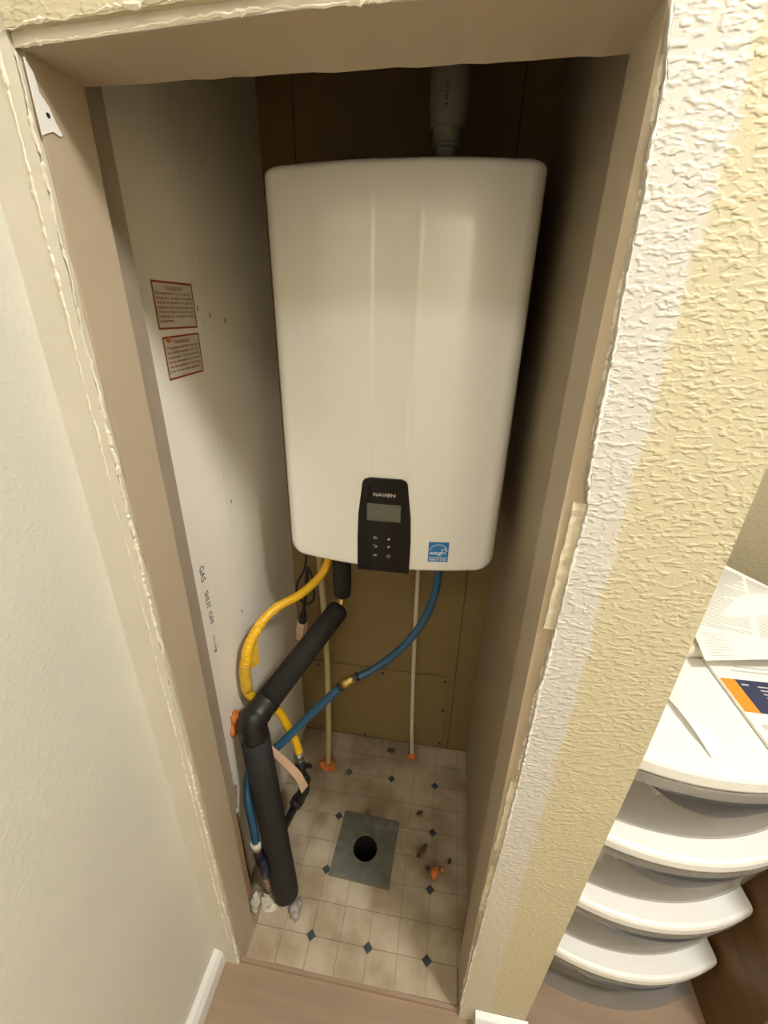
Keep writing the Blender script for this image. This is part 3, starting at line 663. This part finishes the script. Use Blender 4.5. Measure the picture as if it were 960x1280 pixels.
scrap((.405, .410), .6, .013, .006, 'small brown curled scrap on tile near right wall', M_scrap)
scrap((.424, .312), .9, .016, .006, 'brown torn flake between plate and right wall', M_scrap)
scrap((.410, .290), .3, .007, .006, 'small brown crumb below the torn flake', M_scrap)
scrap((.499, .290), 1.3, .010, .005, 'brown crumb beside right closet wall', M_scrap)
scrap((.438, .262), .2, .008, .007, 'dark crumb touching the orange foam lump', M_scrap)
scrap((.285, .608), .1, .018, .008, 'dark scrap lying under the access panel', M_scrap)
scrap((.151, .503), .4, .010, .007, 'grey flat pebble near cream drain pipe', M_plate)

# ------------------------------------------------------------------ warning labels on the left wall
def label_sheet(y0, y1, z0, z1, lines, title, label, tilt):
    t = thing('warning_label', (xl, (y0 + y1) / 2, (z0 + z1) / 2), label, 'label', 'red-bordered warning labels')
    def fn(off):
        return lambda u, v: (xl + off, y0 + u, z0 + v + tilt * (u - (y1 - y0) / 2))
    w_, h_ = y1 - y0, z1 - z0; f0 = fn(.0003); f1 = fn(.0008); f2 = fn(.0012)
    c = [(0, 0), (w_, 0), (w_, h_), (0, h_)]
    MB().add([f0(*q) for q in c] + [f1(*q) for q in c], [(3, 2, 1, 0), (4, 5, 6, 7), (0, 1, 5, 4), (1, 2, 6, 5), (2, 3, 7, 6), (3, 0, 4, 7)]).build('sheet', M_lab, t)
    mb = MB(); b = .0028
    for (a0, a1, b0, b1) in ((0, w_, 0, b), (0, w_, h_ - b, h_), (0, b, b, h_ - b), (w_ - b, w_, b, h_ - b)): mb.add([f2(a0, b0), f2(a1, b0), f2(a1, b1), f2(a0, b1)], [(0, 1, 2, 3)])
    mb.build('border', M_red, t)
    mb = MB(); text_on(mb, title, .0085, f2, w_ / 2, h_ - .0125, None, 'c')
    nl = len(lines); pitch = (h_ - .022) / nl
    for i, (s, just) in enumerate(lines): text_on(mb, s, .0066, f2, .006 if just == 'j' else (.006 if just == 'l' else w_ / 2), h_ - .014 - (i + 1) * pitch + .002, w_ - .012 if just in 'jc' else None, 'c' if just == 'c' else 'l')
    mb.build('lettering', M_redtext, t); return t
label_sheet(.188, .296, 1.4055, 1.4725, [('This compartment is not to be used for a', 'j'), ('storage area.  Storage of combustible', 'j'), ('materials or containers in or near the', 'j'), ('appliance in this compartment may', 'j'), ('create a fire hazard.  Do not store such', 'j'), ('materials or containers in this', 'j'), ('compartment.', 'l')], '*WARNING*', 'upper red-bordered warning label with seven lines of red text', 0)
l2 = label_sheet(.192, .296, 1.3325, 1.3965, [('This appliance has been equipped', 'c'), ('with the flue assembly and outlet', 'c'), ('components. The flue assembly', 'c'), ('must be reassembled in accordance', 'c'), ('with the installation instructions', 'c'), ('prior to use of the appliance.', 'c')], '*WARNING*', 'lower red-bordered warning label with an orange smear at its corner', .03)
mb = MB(); blob(mb, (xl + .0012, .207, 1.391), .006, .3, 9, (.12, 1.2, .7)); mb.build('orange_smear', M_orange, l2)

# ------------------------------------------------------------------ plastic drawer cart beyond the wall corner
CW, CDEP, SAG = .365, .40, .043
ct_loc = Vector((.698, .088, 0)); ang = math.atan2(.026, .37); ex = Vector((math.cos(ang), math.sin(ang), 0)); ey = Vector((-math.sin(ang), math.cos(ang), 0))
def cpt(u, v, z): q = ct_loc + ex * u + ey * v; return (q.x, q.y, z)
def bow(u, sag=SAG): t = (u - CW / 2) / (CW / 2); return -sag * (1 - t * t)
ct = thing('drawer_cart', cpt(CW / 2, CDEP / 2, ZF), 'white plastic cart of four clear bow-fronted drawers standing beside wall corner', 'drawer cart')
def bow_slab(z0, z1, u0, u1, fwd, back, rnd_=.006, n_=24):
    """slab with bowed front; rounded front lip"""
    vs = []; f = []; prof_ = [(0, z0), (-.0 + rnd_ * .0, z0)]
    pr = [(back, z0), (rnd_, z0), (rnd_ * .3, z0 + rnd_ * .3), (0, z0 + rnd_), (0, z1 - rnd_), (rnd_ * .3, z1 - rnd_ * .3), (rnd_, z1), (back, z1)]
    for i in range(n_ + 1):
        u = u0 + (u1 - u0) * i / n_
        for k, (v, z) in enumerate(pr):
            vs.append(cpt(u, (bow(u) - fwd + v) if k not in (0, 7) else back, z))
    K = len(pr)
    for i in range(n_):
        for k in range(K): f.append((i * K + k, i * K + (k + 1) % K, (i + 1) * K + (k + 1) % K, (i + 1) * K + k))
    f += [tuple(range(K))[::-1], tuple(n_ * K + k for k in range(K))]
    return MB().add(vs, f, False)
ZT = .800; ledges = [.163, .375, .588]
bow_slab(ZT - .034, ZT, 0, CW, .004, CDEP, .008).build('top', M_cart, ct)
for zt in ledges: bow_slab(zt - .030, zt, -.004, CW + .004, .008, CDEP, .008).build('shelf_ledge', M_cart, ct)
bow_slab(ZF, ZF + .008, 0, CW, .0, CDEP, .002).build('base', M_clear, ct)
for u in (.0, CW - .012):
    for v in (.035, CDEP - .02):
        mb = MB()
        for (a, b) in ((ZF + .008, ledges[0] - .030), (ledges[0], ledges[1] - .030), (ledges[1], ledges[2] - .030), (ledges[2], ZT - .034)):
            vs = [cpt(u + i * .012, v + j * .015, z) for i in (0, 1) for j in (0, 1) for z in (a, b)]; mb.add(vs, [(0, 1, 3, 2), (4, 6, 7, 5), (0, 4, 5, 1), (2, 3, 7, 6), (0, 2, 6, 4), (1, 5, 7, 3)])
        mb.build('post', M_cart, ct)
tiers = [(ZF + .010, ledges[0] - .032), (ledges[0] + .002, ledges[1] - .032), (ledges[1] + .002, ledges[2] - .032), (ledges[2] + .002, ZT - .036)]
for (a, b) in tiers:
    # clear drawer: bowed, inward-sloping front, sides, back, bottom in one shell
    n_ = 20; f = []; u0, u1 = .012, CW - .012; th = .0025; cu = CW / 2
    def fv(u, z): return bow(u) + .001 + .030 * min(1, max(0, (b - .022 - z) / (b - a - .022)))
    uu = [u0 + (u1 - u0) * i / n_ for i in range(n_ + 1)]
    def loop(z, inn):
        q = [(u, fv(u, z)) for u in uu] + [(u1, CDEP - .03), (u0, CDEP - .03)]
        return [cpt(cu + (u - cu) * (1 - th * inn / .18), v + (th * inn if v < .2 else -th * inn), z + (th * inn if z == a else 0)) for u, v in q]
    zm = b - .022; lp = [loop(a, 0), loop(zm, 0), loop(b, 0), loop(b, 1), loop(zm, 1), loop(a, 1)]; n2 = n_ + 3; vs = sum(lp, [])
    for q in range(5):
        for k in range(n2): k2 = (k + 1) % n2; f.append((q * n2 + k, q * n2 + k2, (q + 1) * n2 + k2, (q + 1) * n2 + k))
    f += [tuple(range(n2))[::-1], tuple(range(5 * n2, 6 * n2))]
    dr = MB().add(vs, f).build('drawer', M_clear, ct)
    # frosted rim band and smoky crescent grip below it
    vs = []; f = []
    for u in uu: vs += [cpt(u, fv(u, b) - .0005, b), cpt(u, fv(u, b) - .004, b - .001), cpt(u, fv(u, b) - .004, b - .020), cpt(u, fv(u, b) - .0005, b - .022)]
    for i in range(n_):
        for k in range(4): f.append((i * 4 + k, i * 4 + (k + 1) % 4, (i + 1) * 4 + (k + 1) % 4, (i + 1) * 4 + k))
    f += [(0, 1, 2, 3), tuple(n_ * 4 + k for k in range(4))[::-1]]
    MB().add(vs, f).build('rim', M_clear, dr)
    vs = []; f = []; n_ = 18
    for i in range(n_ + 1):
        t = (i / n_ - .5) * 2; u = CW / 2 + .115 * t; dep = .052 * (1 - t * t) + .0008; z0_, z1_ = b - .0225, b - .0225 - dep
        vs += [cpt(u, fv(u, z0_) - .0006, z0_), cpt(u, fv(u, z0_) - .007 * (1 - t * t) - .001, z0_ - .001), cpt(u, fv(u, z1_) - .003 * (1 - t * t) - .001, z1_ + .001), cpt(u, fv(u, z1_) - .0006, z1_)]
    for i in range(n_):
        for k in range(4): f.append((i * 4 + k, i * 4 + (k + 1) % 4, (i + 1) * 4 + (k + 1) % 4, (i + 1) * 4 + k))
    f += [(0, 1, 2, 3), tuple(n_ * 4 + k for k in range(4))[::-1]]
    MB().add(vs, f).build('grip', M_grip, dr)
# contents seen through the drawers
def content(tier, u, v, su, sv_, h, label, mm, name, cat, rotz=0):
    z0 = tiers[tier][0] + .003; c = Vector(cpt(u, v, z0 + h / 2)); ax = ex * math.cos(rotz) + ey * math.sin(rotz); ay = Vector((0, 0, 1)).cross(ax)
    return tag(MB().obox(c, ax, ay, Vector((0, 0, 1)), su, sv_, h).build(name, mm, None, .003), label, cat)
content(3, .22, .14, .16, .14, .07, 'white carton inside the topmost clear drawer', M_paper, 'carton', 'box', .15)
content(2, .07, .10, .06, .10, .11, 'pale packet standing in the second clear drawer', M_paper, 'packet', 'packet', -.1)
content(2, .21, .12, .17, .12, .06, 'dark grey case inside the second clear drawer', M_grip, 'case', 'case', .1)
content(2, .29, .06, .04, .03, .05, 'small white tube in the second clear drawer beside dark case', M_paper, 'tube', 'tube', .4)
# papers on top
def sheet(pts, name, label, cat, mm=M_paper, th=.0008, parent=None, grp=None):
    P = [Vector(p) for p in pts]; nn = (P[1] - P[0]).cross(P[2] - P[0]).normalized()
    if nn.z < 0: nn = -nn
    n_ = len(P); o = MB().add([p for p in P] + [p + nn * th for p in P], [tuple(range(n_))[::-1], tuple(range(n_, 2 * n_))] + [(i, (i + 1) % n_, n_ + (i + 1) % n_, n_ + i) for i in range(n_)]).build(name, mm, parent)
    if label: tag(o, label, cat, grp)
    return o
def plane_fn(O, U, V, off):
    O, U, V = Vector(O), Vector(U).normalized(), Vector(V); V = (V - U * V.dot(U)).normalized(); nn = U.cross(V).normalized()
    if nn.z < 0: nn = -nn
    return lambda u, v: tuple(O + U * u + V * v + nn * off)
# large instruction sheet, propped on black box behind
fs_t = thing('instruction_sheet', (1.0, .40, .85), 'large white printed instruction sheet propped on the black box over the cart', 'paper')
O_ = Vector((.919, .276, .835)); Bp = Vector((.934, .368, .842)); Cp = Vector((1.064, .574, .898)); Ep = Vector((1.14, .46, .892)); Fp = Vector((1.17, .30, .86))
Up = (Fp - O_).normalized()
def spoly(pts): return pts
nn_ = Vector((0, 0, .001))
vs = [O_, Bp, Cp, Ep, Fp]; MB().add(vs + [v + nn_ for v in vs], [(0, 1, 4), (1, 2, 3, 4), (9, 6, 5), (9, 8, 7, 6)] + [(i, 5 + i, 5 + (i + 1) % 5, (i + 1) % 5) for i in range(5)]).build('sheet', M_paper, fs_t)
mb = MB(); rp = random.Random(2)
def bil(a, b, c, d, s, t): return a.lerp(b, s).lerp(d.lerp(c, s), t) + Vector((0, 0, .0016))
# front flap prints and back flap prints
for (quad, nrow, s0, s1) in (((Bp, Fp, Ep, Cp), 34, .03, .42), ((Bp, Fp, Ep, Cp), 34, .47, .95)):
    for i in range(nrow):
        t0 = .05 + .9 * i / nrow; t1 = t0 + .012; e = s1 if rp.random() > .3 else s0 + (s1 - s0) * rp.uniform(.4, .9)
        mb.add([bil(*quad, s0, t0), bil(*quad, e, t0), bil(*quad, e, t1), bil(*quad, s0, t1)], [(0, 1, 2, 3)])
for i in range(9):
    t0 = .12 + .85 * i / 9; t1 = t0 + .022; q_ = (O_, Fp, Fp.lerp(Bp, .02), Bp)
    e = .15 + .1 * rp.random()
    mb.add([bil(*q_, .06, t0), bil(*q_, e, t0), bil(*q_, e, t1), bil(*q_, .06, t1)], [(0, 1, 2, 3)])
mb.build('printed_text', M_textgrey, fs_t)
bk = thing('booklet', (1.0, .2, ZT), 'orange navy and white printed booklet lying on the cart top', 'booklet')
BO = Vector((.9485, .100, ZT + .0015)); BU = Vector((1, .02, 0)); BV = Vector((.035, 1, 0))
fb = lambda off: plane_fn(BO, BU, BV, off)
mb = MB(); f0 = fb(0); f1 = fb(.006); c = [(0, 0), (.20, 0), (.20, .26), (0, .26)]
mb.add([f0(*q) for q in c] + [f1(*q) for q in c], [(3, 2, 1, 0), (4, 5, 6, 7), (0, 1, 5, 4), (1, 2, 6, 5), (2, 3, 7, 6), (3, 0, 4, 7)]).build('cover', M_paper, bk)
f2 = fb(.0064)
def q2(mb, a0, a1, b0, b1, fn=f2): mb.add([fn(a0, b0), fn(a1, b0), fn(a1, b1), fn(a0, b1)], [(0, 1, 2, 3)])
mb = MB(); q2(mb, .002, .028, .085, .165); mb.build('orange_band', M_book_o, bk)
mb = MB(); q2(mb, .028, .198, .085, .165); mb.build('navy_band', M_book_n, bk)
mb = MB(); f3 = fb(.0068)
for i in range(6): q2(mb, .06, .06 + .07 * (1 - .1 * (i % 3)), .148 - i * .009, .151 - i * .009, f3)
q2(mb, .034, .046, .150, .154, f3); mb.build('band_text', M_print, bk)
mb = MB()
for i in range(2): q2(mb, .035 + .01 * i, .19, .186 + .012 * i, .190 + .012 * i, f3)
mb.build('heading_print', M_textgrey, bk); mb = MB()
for k in range(10):
    a, b = 2 * math.pi * k / 10, 2 * math.pi * (k + 1) / 10; mb.add([f3(.018, .055), f3(.018 + .006 * math.cos(a), .055 + .006 * math.sin(a)), f3(.018 + .006 * math.cos(b), .055 + .006 * math.sin(b))], [(0, 1, 2)])
mb.build('seal_print', M_textgrey, bk)
sheet([(.812, .190, ZT + .0006), (.826, .142, ZT + .0006), (.850, .090, ZT + .0006), (.79, .11, ZT + .0006), (.745, .19, ZT + .0006), (.75, .25, ZT + .0006)], 'loose_sheet', 'plain white sheet lying flat on the cart top under the narrow slip', 'paper')
mb = MB(); sp = [Vector((.832, .222, ZT + .004)), Vector((.842, .165, ZT + .012)), Vector((.851, .12, ZT + .010)), Vector((.858, .084, ZT + .003))]; sp = spline(sp, 6); vs = []
for c in sp: vs += [c + Vector((-.011, 0, .0)), c + Vector((.011, .004, .001)), c + Vector((.011, .004, .0018)), c + Vector((-.011, 0, .0008))]
mb.add(vs, [(j * 4 + i, j * 4 + (i + 1) % 4, (j + 1) * 4 + (i + 1) % 4, (j + 1) * 4 + i) for j in range(len(sp) - 1) for i in range(4)] + [(3, 2, 1, 0), tuple(len(vs) - 4 + i for i in range(4))])
tag(mb.build('paper_slip', M_paper), 'narrow curled white paper slip at the front edge of the cart top', 'paper')
tag(MB().tube([(.90, .325, ZT + .015), (.99, .345, ZT + .015)], .015, 16).build('paper_roll', M_whpipe), 'small cream roll lying under the instruction sheet', 'roll')
# brown cabinet right of the cart with a black box on top
bc = thing('brown_cabinet', (1.3, .28, ZF), 'dark brown wooden cabinet standing right of the drawer cart', 'cabinet')
MB().box(1.075, 1.093, .0, .62, ZF, .775).build('side_panel', M_brown, bc, .002)
MB().box(1.55, 1.568, .0, .62, ZF, .775).build('side_panel', M_brown, bc, .002)
MB().box(1.075, 1.568, .0, .62, .7755, .795).build('top', M_brown, bc, .002)
MB().box(1.0935, 1.5495, .60, .618, ZF, .775).build('back', M_brown, bc)
for k in range(3): 
    d_ = MB().box(1.096, 1.547, -.008, .016, .01 + k * .254, .257 + k * .254).build('drawer_front', M_pale, bc, .003)
    MB().tube([(1.28, -.02, .14 + k * .254), (1.36, -.02, .14 + k * .254)], .006, 10).box(1.285, 1.292, -.02, -.008, .137 + k * .254, .143 + k * .254).box(1.348, 1.355, -.02, -.008, .137 + k * .254, .143 + k * .254).build('handle', M_steel, d_)
tag(MB().box(1.10, 1.30, .405, .53, .7955, .860).build('black_box', M_blackbox, None, .003), 'black box on the brown cabinet propping up the instruction sheet', 'box')

# ------------------------------------------------------------------ lamps
def glow(name, col, s):
    mt = bpy.data.materials.new(name); mt.use_nodes = True; b = mt.node_tree.nodes['Principled BSDF']
    b.inputs['Base Color'].default_value = (.9, .85, .75, 1); b.inputs['Emission Color'].default_value = (*col, 1); b.inputs['Emission Strength'].default_value = s; return mt
def ceiling_lamp(x, y, watts, r, label):
    t = thing('ceiling_lamp', (x, y, CEIL), label, 'lamp')
    lathe(MB(), x, y, [(CEIL - .001, 0), (CEIL - .001, r * .8), (CEIL - .018, r * .85), (CEIL - .018, 0)]).build('base', M_brass, t)
    pr = [(CEIL - .018 - .085 * math.sin(a), r * math.cos(a)) for a in [math.pi / 2 * k / 8 for k in range(9)]]
    area = math.pi * r * r * 1.6
    lathe(MB(), x, y, [(CEIL - .018, 0)] + pr).build('shade', glow('lamp_glass', LAMP_COL, watts / area / math.pi), t)
ceiling_lamp(LAMP_POS[0], LAMP_POS[1], LAMP_W, .15, 'round glass ceiling lamp in the hall')
ceiling_lamp(1.62, -2.6, BACKROOM_W, .14, 'round glass ceiling lamp in the room behind the hall')
ceiling_lamp(.42, -1.5, FILL_LAMP_W, .19, 'added fill lamp, wide round glass, unseen on the rear hall ceiling')  # fill light added out of view to brighten the heater's front
